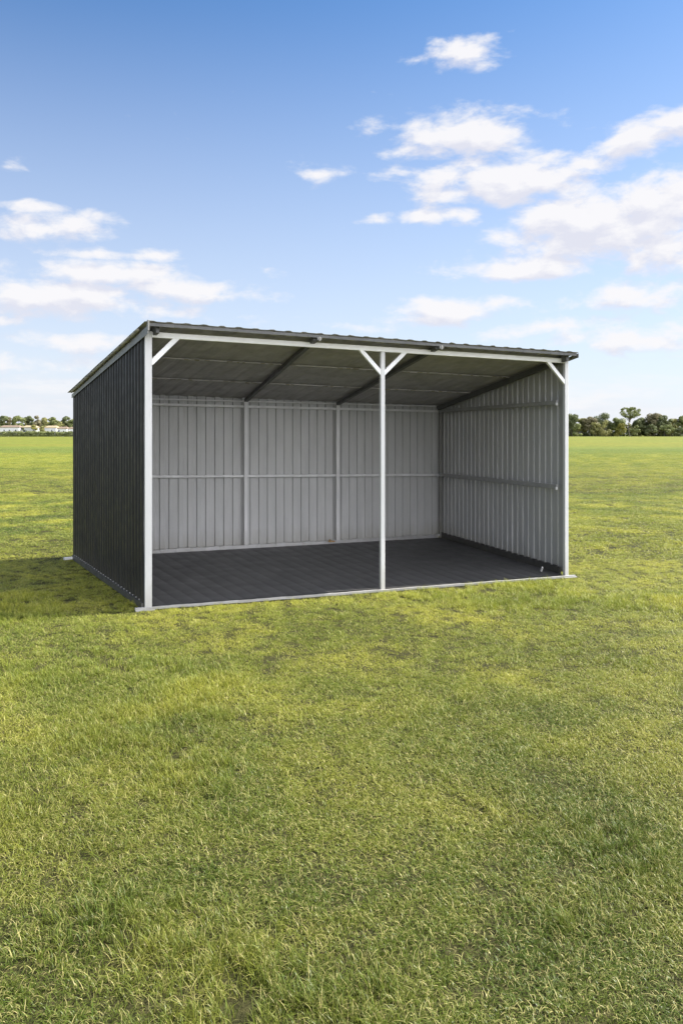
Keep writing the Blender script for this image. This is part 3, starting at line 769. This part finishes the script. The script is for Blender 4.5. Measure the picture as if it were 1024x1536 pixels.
va.inputs[1].default_value = (.045, .022, 0); vs_ = grp.nodes.new('ShaderNodeVectorMath'); vs_.operation = 'SUBTRACT'
grp.links.new(Pn, vs_.inputs[0]); vs_.inputs[1].default_value = (.0225, .011, 0); grp.links.new(vs_.outputs[0], va.inputs[2]); Pd = va.outputs[0]
acc = None
for (cx, cy, rx, ry, s) in CL:
    aa = math.atan((cx - 512) / F); ee = (HY - cy) / F * math.cos(aa); ix, iy = F / rx / 1.30, F / ry / 1.30
    q = grp.nodes.new('ShaderNodeVectorMath'); q.operation = 'MULTIPLY_ADD'; grp.links.new(Pd, q.inputs[0])
    q.inputs[1].default_value = (ix, iy, 0); q.inputs[2].default_value = (-aa * ix, -ee * iy, 0)
    ln = grp.nodes.new('ShaderNodeVectorMath'); ln.operation = 'LENGTH'; grp.links.new(q.outputs[0], ln.inputs[0])
    val = math_(grp, 'MULTIPLY_ADD', ln.outputs['Value'], -s, s)
    acc = val if acc is None else math_(grp, 'MAXIMUM', acc, val)
acc = math_(grp, 'MAXIMUM', acc, -.5)
f1 = noise(grp, mapping(grp, Pn, (1, 1.9, 1), loc=(3.1, 1.7, 0)), 17, 8, .58, .15)
f2 = noise(grp, mapping(grp, Pn, (1, 4.2, 1), loc=(8.1, 5.7, 0)), 5, 7, .6, .1)
d = math_(grp, 'ADD', acc, math_(grp, 'MULTIPLY_ADD', f1, 2.5, -1.36))
# general streaky cloud for the rest of the sky, mostly low down
sy = grp.nodes.new('ShaderNodeSeparateXYZ'); grp.links.new(Pn, sy.inputs[0])
low = grp.nodes.new('ShaderNodeMapRange'); grp.links.new(sy.outputs[1], low.inputs['Value'])
low.inputs['From Min'].default_value = .22; low.inputs['From Max'].default_value = .02; low.inputs['To Min'].default_value = -.9; low.inputs['To Max'].default_value = .12
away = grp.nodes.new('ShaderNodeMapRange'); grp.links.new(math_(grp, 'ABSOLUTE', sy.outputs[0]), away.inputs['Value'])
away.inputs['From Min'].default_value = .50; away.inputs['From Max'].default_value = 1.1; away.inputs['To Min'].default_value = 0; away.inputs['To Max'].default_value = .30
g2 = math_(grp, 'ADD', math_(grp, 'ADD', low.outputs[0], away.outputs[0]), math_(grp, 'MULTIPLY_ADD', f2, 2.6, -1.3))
up = grp.nodes.new('ShaderNodeMapRange'); grp.links.new(sy.outputs[1], up.inputs['Value'])
up.inputs['From Min'].default_value = .60; up.inputs['From Max'].default_value = 1.3; up.inputs['To Min'].default_value = 0; up.inputs['To Max'].default_value = .35
bkm = grp.nodes.new('ShaderNodeMapRange'); bkm.interpolation_type = 'SMOOTHSTEP'
grp.links.new(math_(grp, 'COSINE', math_(grp, 'SUBTRACT', sy.outputs[0], 2.55)), bkm.inputs['Value'])
bkm.inputs['From Min'].default_value = .25; bkm.inputs['From Max'].default_value = .7; bkm.inputs['To Min'].default_value = 0; bkm.inputs['To Max'].default_value = .9  # extra cover for the added bright bank behind the viewer
g2 = math_(grp, 'ADD', math_(grp, 'ADD', g2, up.outputs[0]), bkm.outputs[0])
d = math_(grp, 'MAXIMUM', d, g2); grp.links.new(d, gO.inputs[0])
def dens(vec):
    q = N.new('ShaderNodeGroup'); q.node_tree = grp; L.new(vec, q.inputs[0]); return q.outputs[0]
D0 = dens(cb.outputs[0])
of = N.new('ShaderNodeVectorMath'); of.operation = 'ADD'; L.new(cb.outputs[0], of.inputs[0]); of.inputs[1].default_value = (.006, .016, 0)
D1 = dens(of.outputs[0])
mr = N.new('ShaderNodeMapRange'); mr.interpolation_type = 'SMOOTHSTEP'; L.new(D0, mr.inputs['Value'])
mr.inputs['From Min'].default_value = -.18; mr.inputs['From Max'].default_value = .62; mr.inputs['To Max'].default_value = .97
sh_ = N.new('ShaderNodeMapRange'); L.new(math_(nt, 'MULTIPLY_ADD', math_(nt, 'SUBTRACT', D0, D1), .9, math_(nt, 'MULTIPLY', D1, -.32)), sh_.inputs['Value'])
sh_.inputs['From Min'].default_value = -.55; sh_.inputs['From Max'].default_value = .12
CLOUD_HI, CLOUD_LO = (4.35, 4.3, 4.4), (3.5, 3.55, 4.0)
cc = mixc(nt, sh_.outputs[0], CLOUD_LO, CLOUD_HI)
hz = N.new('ShaderNodeMapRange'); L.new(te, hz.inputs['Value']); hz.inputs['From Min'].default_value = .56; hz.inputs['From Max'].default_value = 0.0
hz.inputs['To Min'].default_value = 0; hz.inputs['To Max'].default_value = .92
hzp = math_(nt, 'POWER', hz.outputs[0], 1.35)
gam = N.new('ShaderNodeHueSaturation'); gam.inputs['Saturation'].default_value = 1.12; L.new(sky.outputs[0], gam.inputs['Color'])
tint = mixc(nt, 1.0, gam.outputs[0], (.56, .69, .80), 'MULTIPLY')
base = mixc(nt, hzp, tint, (3.95, 4.05, 4.5))
# unseen bright cloud bank, added behind the viewer to light the shelter's open front
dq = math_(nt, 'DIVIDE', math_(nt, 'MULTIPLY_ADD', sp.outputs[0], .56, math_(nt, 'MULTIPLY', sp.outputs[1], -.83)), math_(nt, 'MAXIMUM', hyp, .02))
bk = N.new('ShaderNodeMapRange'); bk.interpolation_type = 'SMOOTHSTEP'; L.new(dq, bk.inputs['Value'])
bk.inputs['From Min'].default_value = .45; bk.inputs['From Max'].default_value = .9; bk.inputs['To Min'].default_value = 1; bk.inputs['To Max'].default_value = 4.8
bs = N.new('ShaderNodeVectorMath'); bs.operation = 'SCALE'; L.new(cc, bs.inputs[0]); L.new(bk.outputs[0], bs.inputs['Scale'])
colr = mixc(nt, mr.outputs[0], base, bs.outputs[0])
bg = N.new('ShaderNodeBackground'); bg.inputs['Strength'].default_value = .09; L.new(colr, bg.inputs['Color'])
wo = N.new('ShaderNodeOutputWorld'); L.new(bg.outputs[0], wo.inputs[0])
try: w.cycles.sampling_method = 'MANUAL'; w.cycles.sample_map_resolution = 512
except Exception: pass

# ------------------------------------------------------------------ camera
cam = bpy.data.cameras.new('camera'); co = bpy.data.objects.new('camera', cam); COL.objects.link(co); SC.camera = co
co.location = (0, 0, HC); co.rotation_euler = (math.pi / 2, 0, 0)
cam.sensor_fit = 'HORIZONTAL'; cam.sensor_width = 36; cam.lens = F / 1024 * 36; cam.shift_y = -(768 - HY) / 1024
cam.clip_start = .05; cam.clip_end = 6000
vs = SC.view_settings; vs.view_transform = 'Standard'; vs.look = 'None'; vs.exposure = 1.3; vs.gamma = 1; vs.use_curve_mapping = False
SC.cycles.max_bounces = 8; SC.cycles.diffuse_bounces = 4; SC.cycles.transparent_max_bounces = 4
SC.cycles.sample_clamp_indirect = 6
